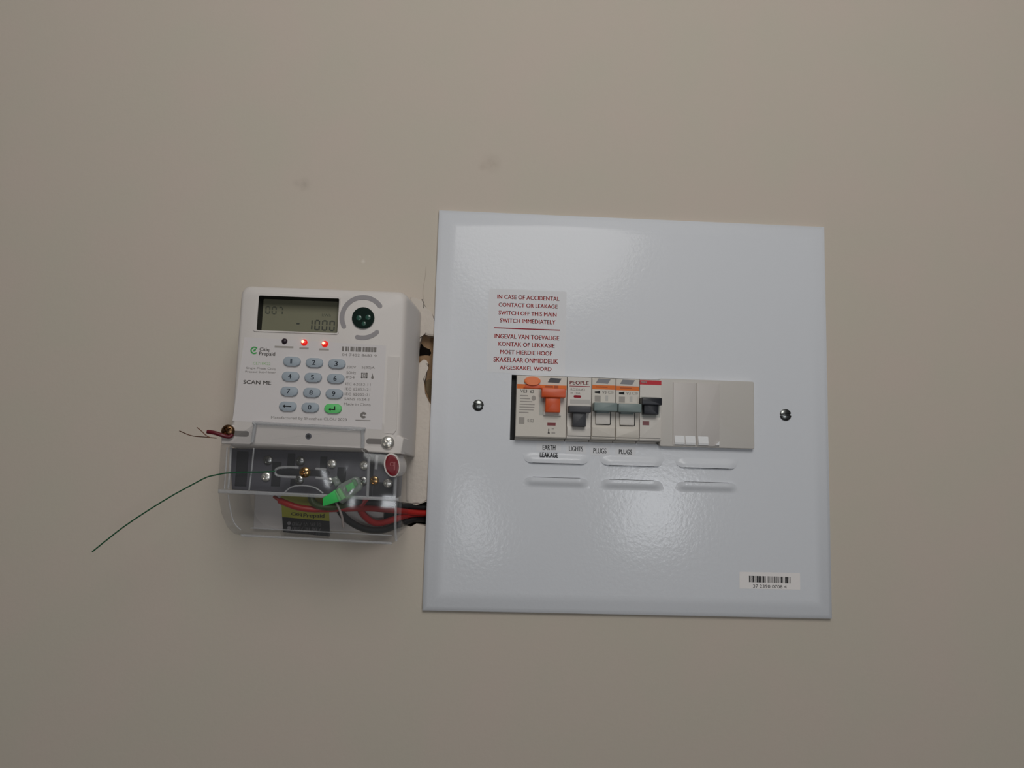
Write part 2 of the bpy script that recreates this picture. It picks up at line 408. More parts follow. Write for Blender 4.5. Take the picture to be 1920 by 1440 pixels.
# ------------------------------------------------------------------ distribution board
board = thing('distribution_board', 'large square white steel distribution board cover fixed to the wall', 'electrical panel', (0, 0, 0))
FACE = 8.0
HW, HH = 0.145, 0.1436
OPEN = pxrect(959.5, 702.5, 1395, 843, FACE, 0.2, 2)
a = xz(959.5, 702.5, FACE); b = xz(1000, 826, FACE); c = xz(1390, 800, FACE)
OPEN = [(a[0], b[1]), (c[0], b[1]), (c[0], a[1]), (a[0], a[1])]
def cover_plate():
    prof = [(0.0, 0.4), (0.0, 3.0), (0.3, 3.4), (3.5, 4.8), (7.0, 6.3), (9.0, 7.1), (10.5, 7.55), (12.0, 7.85), (14.0, FACE)]
    bm = bmesh.new(); rings = []
    for ins, d in prof:
        i = ins*0.001; rings.append([bm.verts.new(p) for p in ((-HW+i, -d*0.001, -HH+i), (HW-i, -d*0.001, -HH+i), (HW-i, -d*0.001, HH-i), (-HW+i, -d*0.001, HH-i))])
    for r0, r1 in zip(rings, rings[1:]):
        for k in range(4): bm.faces.new((r0[k], r0[(k+1) % 4], r1[(k+1) % 4], r1[k]))
    last = rings[-1]
    outer = [(v.co.x, v.co.z) for v in last]
    v, e, f, *_ = delaunay_2d_cdt([Vector(p) for p in outer+OPEN], [(0, 1), (1, 2), (2, 3), (3, 0), (4, 5), (5, 6), (6, 7), (7, 4)], [], 0, 1e-7)
    vs = []
    for p in v:
        q = next((w for w in last if abs(w.co.x-p[0])+abs(w.co.z-p[1]) < 1e-6), None)
        vs.append(q or bm.verts.new((p[0], -FACE*0.001, p[1])))
    for t in f:
        cc = sum((v[i] for i in t), Vector((0, 0)))/len(t)
        if not (OPEN[0][0] < cc[0] < OPEN[1][0] and OPEN[0][1] < cc[1] < OPEN[2][1]): bm.faces.new([vs[i] for i in t])
    rim = [ed for ed in bm.edges if len(ed.link_faces) == 1 and all(abs(w.co.y+FACE*0.001) < 1e-7 for w in ed.verts)]
    ret = bmesh.ops.extrude_edge_only(bm, edges=rim)
    bmesh.ops.translate(bm, verts=[g for g in ret['geom'] if isinstance(g, bmesh.types.BMVert)], vec=(0, 0.0012, 0))
    bmesh.ops.recalc_face_normals(bm, faces=bm.faces)
    me = bpy.data.meshes.new('cover_plate'); bm.to_mesh(me); bm.free()
    me.polygons.foreach_set('use_smooth', [True]*len(me.polygons))
    me.set_sharp_from_angle(angle=math.radians(36))
    return link('cover_plate', me, M_POWDER, board)
cover_plate()
# the black tray behind the opening
def tray():
    bm = bmesh.new(); x0, x1, z0, z1 = OPEN[0][0]-0.002, OPEN[1][0]+0.002, OPEN[0][1]-0.002, OPEN[2][1]+0.002
    A = [bm.verts.new(p) for p in ((x0, -0.0068, z0), (x1, -0.0068, z0), (x1, -0.0068, z1), (x0, -0.0068, z1))]
    B = [bm.verts.new((p.co.x, -0.0008, p.co.z)) for p in A]
    for k in range(4): bm.faces.new((A[k], A[(k+1) % 4], B[(k+1) % 4], B[k]))
    bm.faces.new(B)
    return finish('inner_tray', bm, M_BLACK, board)
tray()

def louvre(lx, ly, rx, ry, opens_down):
    """pressed hood; (lx, ly)-(rx, ry) are the ends of its crisp lip"""
    p0 = xz(lx, ly, FACE+1.5); p1 = xz(rx, ry, FACE+1.5)
    w = p1[0]-p0[0]; zl = (p0[1]+p1[1])/2; sgn = 1 if opens_down else -1
    h = 0.0072; H = 1.8; NU, NV = 36, 10; bm = bmesh.new(); g = []
    for i in range(NU+1):
        u = i/NU; e = min(u, 1-u)*w
        rc = 0.0055
        cut = (rc-math.sqrt(max(0, rc*rc-(rc-e)**2)))/h if e < rc else 0.0
        row = []
        for j in range(NV+1):
            v = cut+(1-cut)*j/NV                                  # 0 at the lip, 1 where the hood meets the plate
            s = 0.5+0.5*math.cos(math.pi*max(0.0, (min(1, v)-0.28)/0.72))
            t = min(1, e/0.0075); t = t*t*(3-2*t)
            k = H*s*t*(0.0 if e == 0 else 1)
            row.append(bm.verts.new((p0[0]+u*w, -(FACE+0.02+k)*0.001, zl+sgn*v*h)))
        g.append(row)
    for i in range(NU):
        for j in range(NV): bm.faces.new((g[i][j], g[i+1][j], g[i+1][j+1], g[i][j+1]))
    # the cut edge of the sheet under the lip
    low = [bm.verts.new((r[0].co.x, min(-(FACE-0.3)*0.001, r[0].co.y+0.0012), r[0].co.z+sgn*0.0003)) for r in g]
    for i in range(NU): bm.faces.new((g[i][0], low[i], low[i+1], g[i+1][0]))
    bmesh.ops.recalc_face_normals(bm, faces=bm.faces)
    o = finish('louvre', bm, M_POWDER, board, True)
    # dark strip along the lip, painted in place of its shadow line
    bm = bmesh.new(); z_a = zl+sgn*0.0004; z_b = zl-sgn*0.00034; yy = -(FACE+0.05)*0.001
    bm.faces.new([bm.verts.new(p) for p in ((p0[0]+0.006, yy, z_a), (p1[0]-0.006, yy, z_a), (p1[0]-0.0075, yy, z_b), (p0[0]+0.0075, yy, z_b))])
    finish('lip_shade_strip', bm, M_LIPSHADE, o)
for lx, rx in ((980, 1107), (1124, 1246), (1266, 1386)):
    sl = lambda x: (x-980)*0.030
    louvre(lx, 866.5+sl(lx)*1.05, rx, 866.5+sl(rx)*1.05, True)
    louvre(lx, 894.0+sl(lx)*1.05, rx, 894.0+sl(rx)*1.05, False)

# fixing screws
screw('fixing_screw', 896.5, 760, FACE, 4.0, 1.5, M_FIX, board, 'slot', -0.25, 0.16, 0.6)
screw('fixing_screw', 1472.5, 778, FACE, 4.2, 1.5, M_FIX, board, 'slot', 0.1, 0.16, 0.6)

# warning label
wl = flat('warning_label', pxrect(917, 541, 1059, 703, FACE+0.06, 1.0), FACE+0.06, M_STICK, board)
LT = FACE+0.1
for body, ax, ay, bx, by in (
    ('IN CASE OF ACCIDENTAL', 932.5, 551, 1049, 565.5), ('CONTACT OR LEAKAGE', 935, 566, 1045.5, 580),
    ('SWITCH OFF THIS MAIN', 935, 581, 1043.5, 595), ('SWITCH IMMEDIATELY', 937.5, 595.5, 1041.5, 609.5),
    ('INGEVAL VAN TOEVALIGE', 927.5, 624.5, 1048.5, 639.5), ('KONTAK OF LEKKASIE', 934.5, 639.5, 1040, 653.5),
    ('MOET HIERDIE HOOF', 938, 654.5, 1035, 668), ('SKAKELAAR ONMIDDELIK', 925.5, 668, 1046.5, 683.5), ('AFGESKAKEL WORD', 937, 684, 1034, 697)):
    lettering(body, ax, ay+1.2, bx, by-1.2, LT, M_INKR, wl, 0.004)
bars('rule_line', [(926.5, 613, 1050, 621)], LT, M_INKDR, wl)
for ob in [o for o in wl.children if o.name.startswith('rule_line')]:
    me = ob.data; zs = [v.co.z for v in me.vertices]; zm = (max(zs)+min(zs))/2
    for v in me.vertices: v.co.z = zm+(0.0004 if v.co.z > zm else -0.0004)

# circuit labels
def circuit(lines, box, up=0.0):
    s = flat('circuit_label', pxrect(*box, FACE+0.06, 0.5), FACE+0.06, M_STICK, board)
    for k_, (body, ax, ay, bx, by) in enumerate(lines): lettering(body, ax, ay, bx, by, LT+(up if k_ else 0.0), M_INK, s, 0.006)
circuit([('EARTH', 1017.5, 834.2, 1041.5, 844.0), ('LEAKAGE', 1012.5, 848, 1046.5, 858)], (1006, 830, 1052, 846.5), 1.85)
circuit([('LIGHTS', 1067, 836.5, 1093, 846.5)], (1061, 832, 1099, 851))
circuit([('PLUGS', 1112.5, 840, 1137, 850.5)], (1107, 836, 1143, 855))
circuit([('PLUGS', 1160.5, 842.5, 1185, 852)], (1154, 838, 1192, 857))

# barcode label
def barcode(parent, ax, ay, bx, by, d, material, seed, n=34, name='barcode'):
    rnd = random.Random(seed); x = ax; bx_ = []; sl = (by-ay)
    w = (bx-ax)/(n*2.0)
    tilt = 0.03
    while x < bx-w:
        k = rnd.choice((0.7, 0.9, 1.2, 2.0, 2.6))*w
        bx_.append((x, ay+(x-ax)*tilt, min(bx, x+k), by+(x-ax)*tilt)); x += k+rnd.choice((0.7, 0.9, 1.2, 1.9))*w
    o = bars(name, bx_, d, material, parent); o['kind'] = 'stuff'
    return o
bl = flat('barcode_label', pxrect(1386.5, 1072, 1500.5, 1106, FACE+0.06, 0.5), FACE+0.06, M_STICK2, board)
barcode(bl, 1404.5, 1079.5, 1483.5, 1091.5, LT, M_INK, 5)
lettering('37 2390 0708 4', 1412, 1096, 1475, 1103.5, LT, M_INK, bl, 0.0)

# ------------------------------------------------------------------ breakers
BD = 16.0                      # depth of the breakers' front faces
ZT = at(1020, 705.2, BD).z; ZB = at(1016, 820.5, BD).z
def breaker(name, label, ax, bx, material, group='breakers in a row in the board'):
    x0, x1 = at(ax, 765, BD).x+0.00012, at(bx, 766, BD).x-0.00012
    t = thing(name, label, 'circuit breaker', ((x0+x1)/2, -0.001, ZB-0.004), group)
    # side profile swept across the width: shoulder, nose, upper shoulder
    prof = [(1.2, ZB-0.0046), (5.0, ZB-0.0046), (5.6, ZB-0.0042), (6.2, ZB-0.0006), (BD-0.7, ZB), (BD, ZB+0.0007), (BD, ZT-0.0006), (BD-0.6, ZT), (6.2, ZT), (6.0, ZT+0.0012), (1.2, ZT+0.0012)]
    bm = bmesh.new()
    A = [bm.verts.new((x0, -d*0.001, z)) for d, z in prof]; B = [bm.verts.new((x1, -d*0.001, z)) for d, z in prof]
    n = len(prof)
    for i in range(n): bm.faces.new((A[i], A[(i+1) % n], B[(i+1) % n], B[i]))
    bm.faces.new(A); bm.faces.new(list(reversed(B)))
    bmesh.ops.recalc_face_normals(bm, faces=bm.faces)
    side = [e for e in bm.edges if abs(e.verts[0].co.x-e.verts[1].co.x) < 1e-7 and all(v.co.y < -0.0065 for v in e.verts)]
    bmesh.ops.bevel(bm, geom=side, offset=0.00022, segments=1, affect='EDGES')
    finish('body', bm, material, t)
    return t, x0, x1
S = BD+0.06
def toggle(parent, cap, stem, material, dcap=30.0, dstem=25.0, name='toggle'):
    """T-shaped lever: cap (ax, ay, bx, by) and stem in pixels at its own depth, leaning forward to the cap"""
    bm = bmesh.new()
    add_prism(bm, pxrect(*cap, dcap, 0.5, 3), BD-0.5, dcap, 0.6, 2)
    add_prism(bm, pxrect(*stem, dstem, 0.3, 2), BD-0.5, dstem, 0.4, 2)
    return finish(name, bm, material, parent, True)
def well(parent, box, material, name='toggle_well', d=0.06):
    return flat(name, pxrect(*box, BD+d, 0.4), BD+d, material, parent)
def logo_lozenge(parent, ax, ay, bx, by, m1=M_DGREY):
    sk = (bx-ax)*0.16
    o = prism('logo_plate', pxpoly([(ax+sk, ay), (bx+1, ay+1.5), (bx-sk, by+1.5), (ax-1, by)], S)[::-1], BD-0.1, BD+0.12, m1, parent)
    return o

# earth leakage unit
t, x0, x1 = breaker('earth_leakage_breaker', 'wide ivory earth leakage breaker with orange T lever and oval test button', 967.5, 1062.3, M_BRK)
bars('orange_band', [(972.5, 720, 1063.5, 731.5)], S, M_INKORANGE, t)
for o in [o for o in t.children if o.name.startswith('orange_band')]:
    for v in o.data.vertices: v.co.x = (x0+0.0002-t.location.x) if v.co.x < 0 else (x1-0.0002-t.location.x)
cx, cz = xz(998.5, 714, BD+2)
prism('test_button', ellipse(cx, cz, 15.6*mmpx(BD+2), 8.2*mmpx(BD+2), 32), BD-0.2, BD+2.0, M_ORANGE2, t, 0.5)
prism('button_collar', pxpoly([(981, 727.5), (989, 719), (1009, 719.5), (1018, 728.5)], BD+0.7)[::-1], BD-0.2, BD+0.7, M_ORANGE, t, 0.2)
logo_lozenge(t, 1028, 708.5, 1052, 717)
bars('band_print', [(1022, 723, 1037, 727), (1039, 723, 1047, 728)], S+0.05, M_INKRUST, t)
well(t, (1012, 729, 1019, 779), mat('breaker_groove', rgb(176, 176, 168), 0.5), 'side_groove')
prism('toggle_frame', pxrect(1019, 772, 1052, 780, BD+1.5, 0.3), BD-0.2, BD+1.5, M_BRK2, t, 0.4)
toggle(t, (1016.3, 727.3, 1060.8, 745.5), (1023.5, 742, 1050.3, 773.3), M_ORANGE, 24.0, 22.2)
lettering('VE3  63', 976, 730.3, 1001, 737.2, S, M_INK, t, 0.0)
for (lx, ly, w_) in ((975, 740.5, 15), (975, 746, 19), (975, 751.5, 23), (974.5, 757, 28), (974, 762, 28), (973.5, 767, 27), (973, 772, 18)):
    bars('small_print', [(lx, ly, lx+w_, ly+2.6)], S, M_INKGL, t)
cx, cz = xz(1000.5, 746.5, S); flat('symbol_print', ellipse(cx, cz, 4*mmpx(BD), 5*mmpx(BD), 20), S, M_INKGL, t)
bars('symbol_print', [(973, 782, 983, 795)], S, M_INKGL, t)
lettering('0.03', 989, 785.5, 1000.5, 791.5, S, M_INKG, t)
prism('trip_flag', pxrect(1026.3, 791.5, 1041.7, 798.3, BD+0.1, 0.1), BD-0.3, BD+0.1, M_REDWIN, t)
bars('arrow_print', [(1028.2, 804, 1029.6, 812.5), (1027, 811, 1030.8, 812.8)], S, M_INK, t)
bars('small_print', [(1034.5, 803, 1039, 805), (1034, 810.5, 1041, 813)], S, M_INKGL, t)

# single pole unit with the PEOPLE name
t, x0, x1 = breaker('circuit_breaker', 'slim white breaker marked PEOPLE in crimson with dark grey lever', 1063.0, 1108.6, M_BRK2)
lettering('PEOPLE', 1068.3, 713.8, 1104, 721.7, S, M_INKDR, t, 0.012)
bars('underline', [(1068, 723.1, 1106, 725.7)], S, M_INKDR, t)
lettering('RDX6-63', 1070, 727.6, 1096.5, 733, S, M_INKG, t)
lettering('In 10A', 1070, 734.6, 1088, 739.0, S, M_INKG, t)
a = pxrect(1075.5, 740.8, 1089.5, 746.2, S, 1.0, 6); flat('red_pill', a, S, M_INKDR, t)
bars('small_print', [(1069, 748.5, 1106, 758)], S, mat('pale_print', rgb(188, 184, 178), 0.6), t)
prism('lower_block', pxrect(1064, 799.8, 1107.6, 818, BD+1.2, 0.3), BD-0.2, BD+1.2, M_BRK2, t, 0.3)
toggle(t, (1067.2, 760.3, 1108.3, 774.0), (1074.3, 772, 1098.8, 800), M_DGREY, 24.0, 22.0)

# two plug circuits
def plug_breaker(label, ax, bx):
    t, x0, x1 = breaker('circuit_breaker', label, ax, bx, M_BRK)
    ox = ax-1110.0; oy = ox*0.043
    P = lambda *b: (b[0]+ox, b[1]+oy, b[2]+ox, b[3]+oy)
    logo_lozenge(t, 1119+ox, 709.5+oy, 1145+ox, 718+oy, mat('mid_grey_plate', rgb(128, 128, 132), 0.5))
    bars('orange_band', [P(1110.8, 721.4, 1154, 731)], S, M_INKORANGE, t)
    for o in [o for o in t.children if o.name.startswith('orange_band')]:
        for v in o.data.vertices: v.co.x = (x0+0.0001-t.location.x) if v.co.x < 0 else (x1-0.0001-t.location.x)
    bars('band_print', [P(1118, 724.5, 1140, 727)], S+0.05, M_INKRUST, t)
    q = [(1116+ox, 733.8+oy), (1122+ox, 733.4+oy), (1126+ox, 732.2+oy), (1126+ox, 738+oy), (1116+ox, 737+oy)]
    flat('switch_symbol', pxpoly(q, S)[::-1], S, M_INK, t)
    lettering('V3', *P(1130, 733.0, 1137.5, 738.2), S, M_INK, t)
    lettering('C20', *P(1140.5, 733.2, 1151, 738.2), S, M_INKG, t)
    bars('small_print', [P(1116, 741.5, 1127, 753)], S, M_INKGL, t)
    bars('small_print', [P(1136, 741.5, 1141, 752)], S, mat('pale_print', rgb(188, 184, 178), 0.6), t)
    prism('rocker', pxrect(*P(1118, 770, 1144.8, 796), BD+1.6, 0.8, 4), BD-0.2, BD+1.6, M_BRK2, t, 0.5)
    bars('rocker_gap', [P(1117, 795.2, 1145.4, 797.2)], S, M_INK, t)
    bars('rocker_gap', [P(1144.6, 771, 1146.2, 796)], S, M_INK, t)
    prism('lower_block', pxrect(*P(1111, 800.5, 1153.8, 819.5), BD+1.0, 0.3), BD-0.2, BD+1.0, M_BRK, t, 0.3)
    toggle(t, P(1115, 754.2, 1158.6, 771.4), P(1119, 764, 1144, 775), M_SAGE, 24.0, 20.0)
    return t
plug_breaker('left of two ivory V3 C20 breakers with sage grey lever and orange band', 1109.2, 1154.2)
plug_breaker('right of two ivory V3 C20 breakers with sage grey lever, beside the black one', 1154.6, 1198.8)

# last unit
t, x0, x1 = breaker('circuit_breaker', 'white breaker with black lever and red badge next to the grey blanking plate', 1199.2, 1240.5, M_BRK2)
bars('red_badge', [(1199.8, 712.5, 1240, 722.2)], S, M_INKBADGE, t)
lettering('ABB', 1201.3, 713.8, 1212.5, 718.8, S+0.05, M_INKWHITE, t, 0.01)
well(t, (1201, 744, 1238, 783), mat('breaker_groove', rgb(176, 176, 168), 0.5))
prism('lower_block', pxrect(1199.8, 785.5, 1239, 822, BD+1.0, 0.3), BD-0.2, BD+1.0, M_BRK2, t, 0.3)
toggle(t, (1204.2, 744.8, 1241.5, 760.0), (1207.6, 756, 1235.0, 777.4), M_TOGGLE_BLACK, 24.0, 22.4)
prism('trip_flag', pxrect(1204.8, 789.6, 1217.3, 797.6, BD+1.1, 0.1), BD, BD+1.1, M_MAROON, t)

# blanking plate over the unused ways
bp = thing('blanking_plate', 'warm grey plastic blanking plate with two glossy raised strips right of the breakers', 'cover plate', at(1330, 842, FACE))
BZ = 12.0
A = xz(1237.5, 709.5, BZ); B = xz(1414.8, 842.0, BZ)
prism('plate', rrect(A[0], B[1], B[0], A[1], 0.0012, 4), FACE+0.05, BZ, M_BLANK, bp, 0.5, 3)
for ax, bx in ((1262.5, 1304.5), (1306.5, 1349.0)):
    yo = (ax-1262.5)*0.035
    st = prism('raised_strip', pxrect(ax, 716.5+yo, bx, 835.5+yo, BZ+0.8, 0.25), BZ-0.2, BZ+0.8, M_BLANK2, bp, 0.3, 3)
    # the bright glints at its foot, built as near-white glossy sloping lips
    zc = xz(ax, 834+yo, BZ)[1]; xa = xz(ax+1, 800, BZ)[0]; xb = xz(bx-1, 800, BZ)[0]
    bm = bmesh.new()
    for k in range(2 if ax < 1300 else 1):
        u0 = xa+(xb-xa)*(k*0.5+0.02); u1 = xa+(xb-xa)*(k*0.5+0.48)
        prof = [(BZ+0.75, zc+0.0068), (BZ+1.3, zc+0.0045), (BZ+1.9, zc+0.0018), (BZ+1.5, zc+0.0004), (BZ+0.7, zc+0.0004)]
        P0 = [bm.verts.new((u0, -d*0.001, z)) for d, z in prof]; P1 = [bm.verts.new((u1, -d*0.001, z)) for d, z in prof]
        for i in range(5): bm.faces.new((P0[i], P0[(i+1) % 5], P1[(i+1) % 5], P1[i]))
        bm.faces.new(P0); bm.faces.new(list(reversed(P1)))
    if ax > 1300:                                  # the last glint is only a small corner triangle
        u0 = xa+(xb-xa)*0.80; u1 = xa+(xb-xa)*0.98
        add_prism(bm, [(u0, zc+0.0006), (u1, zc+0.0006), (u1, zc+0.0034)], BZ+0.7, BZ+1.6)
    finish('painted_glint', bm, M_GLINT, st)

# ------------------------------------------------------------------ prepaid meter
F = 64.0
foot = at(590, 1000, 2)
meter = thing('electricity_meter', 'white keypad prepaid electricity meter with small LCD and clear terminal cover', 'electricity meter', (foot.x, 0, foot.z))
# housing: back box, front shell with chamfered sides
xl_top, zt = xz(447, 533, F); xr, _ = xz(765, 560, F); zs = xz(590, 842, F)[1]; xl = xz(424, 800, F)[0]
XL = xz(440, 680, F)[0]; XR = xz(757, 700, F)[0]
def housing():
    bm = bmesh.new()
    q_ = rrect(XL, zs, XR, zt, 0.006, 6); w_ = rrect(XL, zs, XR, zt, 0.0012, 6)
    out = q_[:14]+w_[14:]                      # generous top corners, tight lower ones
    def inset(k, cz=1.0):
        cx = (XL+XR)/2; cc = (zs+zt)/2; sx = 1-2*k/(XR-XL); sz = 1-2*k*cz/(zt-zs)
        return [((x-cx)*sx+cx, (z-cc)*sz+cc) for x, z in out]
    rings = []
    for d, k in ((1, -0.0032), (20, -0.0024), (54, -0.0006), (59.5, 0.0), (62.0, 0.0006), (63.4, 0.0016), (F, 0.0030)):
        rings.append([bm.verts.new((x, -d*0.001, z)) for x, z in inset(k)])
    n = len(out)
    for r0, r1 in zip(rings, rings[1:]):
        for i in range(n): bm.faces.new((r0[i], r0[(i+1) % n], r1[(i+1) % n], r1[i]))
    bm.faces.new(list(reversed(rings[0])))
    # front face with the display opening cut out
    last = rings[-1]; op = inner; no = len(last)
    v, e, f, *_ = delaunay_2d_cdt([Vector((w.co.x, w.co.z)) for w in last]+[Vector(p) for p in op],
        [(i, (i+1) % no) for i in range(no)]+[(no+i, no+(i+1) % len(op)) for i in range(len(op))], [], 0, 1e-7)
    look = {(round(w.co.x, 6), round(w.co.z, 6)): w for w in last}
    vs = [look.get((round(p[0], 6), round(p[1], 6))) or bm.verts.new((p[0], -F*0.001, p[1])) for p in v]
    ox0, ox1 = min(p[0] for p in op), max(p[0] for p in op); oz0, oz1 = min(p[1] for p in op), max(p[1] for p in op)
    for t in f:
        cc = sum((v[i] for i in t), Vector((0, 0)))/len(t)
        if ox0 < cc[0] < ox1 and oz0 < cc[1] < oz1 and all(ox0-1e-6 <= v[i][0] <= ox1+1e-6 and oz0-1e-6 <= v[i][1] <= oz1+1e-6 for i in t): continue
        bm.faces.new([vs[i] for i in t])
    return finish('housing', bm, M_METER, meter, True)
la = xz(485.5, 554, F+0.6); lb = xz(632.5, 624.5, F+0.6)
outer = rrect(la[0]-0.0022, lb[1]-0.0008, lb[0]+0.0008, la[1]+0.0016, 0.0016, 4)
inner = rrect(la[0], lb[1], lb[0], la[1], 0.0008, 3)
hs = housing()
# display: set 9 mm back in the opening, the walls of the opening black
LR = F-9.0
bez = holed('display_bezel', outer, [inner], F+0.6, 0.8, M_METER, meter)
wallm = bmesh.new()
n = len(inner)
fa = [wallm.verts.new((x, -(F+0.35)*0.001, z)) for x, z in inner]
fb = [wallm.verts.new((v.co.x, -(LR-0.2)*0.001, v.co.z)) for v in fa]
for i in range(n): wallm.faces.new((fa[i], fa[(i+1) % n], fb[(i+1) % n], fb[i]))
finish('display_frame', wallm, M_BLACK, bez)
lcd = flat('display', inner, LR, M_LCD, meter)
def seven(parent, chars, px, py, w, h, gap, d, slope=0.055, material=M_LCDINK):
    SEG = {'0': 'abcdef', '1': 'bc', '7': 'abc', '-': 'g'}
    for i, ch in enumerate(chars):
        if ch == ' ': continue
        X = px+i*(w+gap); Y = py+i*(w+gap)*slope; bm = bmesh.new(); s = w*0.25
        lean = lambda y: (Y+h-y)*0.06
        def q(a, b, c_, e):
            p = [xz(x+lean(y), y+(x-X)*slope, d) for x, y in ((a, b), (c_, b), (c_, e), (a, e))]
            bm.faces.new([bm.verts.new((x, -d*0.001, z)) for x, z in reversed(p)])
        m = Y+h/2
        S_ = {'a': (X+s, Y, X+w-s, Y+s), 'g': (X+s, m-s/2, X+w-s, m+s/2), 'd': (X+s, Y+h-s, X+w-s, Y+h),
              'f': (X, Y+s*0.6, X+s, m-s*0.4), 'b': (X+w-s, Y+s*0.6, X+w, m-s*0.4), 'e': (X, m+s*0.4, X+s, Y+h-s*0.6), 'c': (X+w-s, m+s*0.4, X+w, Y+h-s*0.6)}
        for k in SEG[ch]: q(*S_[k])
        finish('digit', bm, material, parent)
LD = LR+0.1
seven(lcd, '007', 497, 573.5, 9.5, 15, 2.4, LD, material=mat('lcd_faint', rgb(78, 80, 66), 0.4))
seven(lcd, '1000', 575, 598.5, 10.5, 20, 3.4, LD)
flat('minus_sign', pxrect(556, 605, 561.5, 608.5, LD, 0.3), LD, M_LCDINK, lcd)
lettering('kWh', 604, 588, 620, 594, LD, mat('lcd_faint', rgb(78, 80, 66), 0.4), lcd)

# optical port and its ring
pc = xz(681, 596, F+1)
prt = prism('optical_port', ellipse(pc[0], pc[1], 21*mmpx(F+1), 20.5*mmpx(F+1), 40), F-0.2, F+1.2, M_PORT, meter, 0.8, 3)
for dx, dy, rr in ((-8, 0, 5.2), (9, -1, 5.2), (1, 11, 4.2)):
    c_ = xz(681+dx, 596+dy, F+1.3); prism('port_window', ellipse(c_[0], c_[1], rr*mmpx(F), rr*mmpx(F), 20), F+1.0, F+1.5, M_PORT2, prt, 0.3)
def arc(a0, a1, r, w, n=28):
    c_ = xz(680.5, 595.5, F); k = mmpx(F); o_, i_ = [], []
    e = w/2
    for i in range(n+1):
        t_ = math.radians(a0+(a1-a0)*i/n)
        o_.append((c_[0]+(r+e)*k*math.cos(t_), c_[1]+(r+e)*k*math.sin(t_))); i_.append((c_[0]+(r-e)*k*math.cos(t_), c_[1]+(r-e)*k*math.sin(t_)))
    def cap(t_, d_):
        t_ = math.radians(t_); m_ = (c_[0]+r*k*math.cos(t_), c_[1]+r*k*math.sin(t_))
        return [(m_[0]+e*k*math.cos(t_+d_*j), m_[1]+e*k*math.sin(t_+d_*j)) for j in (math.pi/4, math.pi/2, 3*math.pi/4)]
    pts = o_+cap(a1, 1)+i_[::-1]+[p for p in cap(a0, -1)[::-1]]
    prism('ring_arc', pts, F-0.1, F+0.25, M_ARC, meter)
arc(37, 208, 39.0, 8.6); arc(257, 316, 38.6, 8.4, 12)

# indicator lamps
for px_, py_, on in ((532.7, 639.3, 0), (569.8, 641.8, 1), (608.6, 644.6, 1)):
    c_ = xz(px_, py_, F+1); r_ = (5.6 if not on else 6.2)*mmpx(F)
    bm = bmesh.new(); bmesh.ops.create_uvsphere(bm, u_segments=20, v_segments=12, radius=r_)
    for v in bm.verts: v.co = Vector((c_[0]+v.co.x, -F*0.001+v.co.y*0.7, c_[1]+v.co.z))
    led = finish('indicator_lamp', bm, M_LEDRED if on else M_LEDOFF, meter, True)
    if on:
        bm = bmesh.new(); bmesh.ops.create_uvsphere(bm, u_segments=12, v_segments=8, radius=r_*0.42)
        for v in bm.verts: v.co = Vector((c_[0]-0.32*r_+v.co.x, -F*0.001-0.62*r_+v.co.y*0.5, c_[1]+0.18*r_+v.co.z))
        finish('lamp_core', bm, M_LEDHOT, led, True)

# shallow finger grip along the right edge: a wedge rising towards its outer rim
bm = bmesh.new()
ga = pxpoly([(727, 668), (749, 669.5), (743.5, 806), (738, 813), (720, 812)], F)
gh = [0.05, 0.9, 0.9, 0.9, 0.05]
gf = [bm.verts.new((p[0], -(F+h_)*0.001, p[1])) for p, h_ in zip(ga, gh)]; gb = [bm.verts.new((p[0], -(F-0.5)*0.001, p[1])) for p in ga]
for i in range(5): bm.faces.new((gf[i], gf[(i+1) % 5], gb[(i+1) % 5], gb[i]))
bm.faces.new(gf); bm.faces.new(gb[::-1])
finish('side_grip', bm, M_METER, meter)
# printed face
PR = F+0.06
FP = F+0.12
sheet = flat('printed_face', pxpoly([(458.5, 632), (724, 648), (716, 806), (436, 789)], PR)[::-1], PR, M_LABEL, meter)
for ax, ay, w_ in ((515, 648.3, 35), (561.5, 651, 17), (598.5, 653.3, 18)):
    bars('small_print', [(ax, ay, ax+w_, ay+3.4+w_*0.04)], FP, M_INKGL, sheet)
lettering('Citiq', 487, 651.5, 504.5, 660.5, FP, M_INKG, sheet, 0.02)
lettering('Prepaid', 486, 659.3, 515.5, 669.5, FP, M_INKG, sheet, 0.02)
c_ = xz(476.8, 657, FP); k = mmpx(F)
def ring_flat(name, c_, r0, r1, a0, a1, d, material, parent, n=24):
    bm = bmesh.new(); A_ = []; B_ = []
    for i in range(n+1):
        t_ = math.radians(a0+(a1-a0)*i/n)
        A_.append(bm.verts.new((c_[0]+r0*math.cos(t_), -d*0.001, c_[1]+r0*math.sin(t_)))); B_.append(bm.verts.new((c_[0]+r1*math.cos(t_), -d*0.001, c_[1]+r1*math.sin(t_))))
    for i in range(n): bm.faces.new((A_[i], B_[i], B_[i+1], A_[i+1]))
    return finish(name, bm, material, parent)
ring_flat('logo_ring', c_, 4.6*k, 7.2*k, 40, 320, FP, M_INKGREEN, sheet)
flat('logo_leaf', ellipse(c_[0]+0.6*k, c_[1]+0.4*k, 3.4*k, 1.7*k, 16, 0.8), FP, M_INKGREEN, sheet)
lettering('CL710K22', 474.5, 678.5, 507, 684.5, FP, M_INKLGREEN, sheet, 0.0)
lettering('Single Phase Citiq', 461.5, 687.8, 516, 694.6, FP, M_INKG, sheet)
lettering('Prepaid Sub-Meter', 460, 694.8, 517, 701.3, FP, M_INKG, sheet)
lettering('SCAN ME', 456.3, 712.4, 508.5, 721.5, FP, M_INKG, sheet, 0.004)
lettering('Manufactured by Shenzhen CLOU 2023', 508.5, 780, 650, 791, FP, M_INKG, sheet)
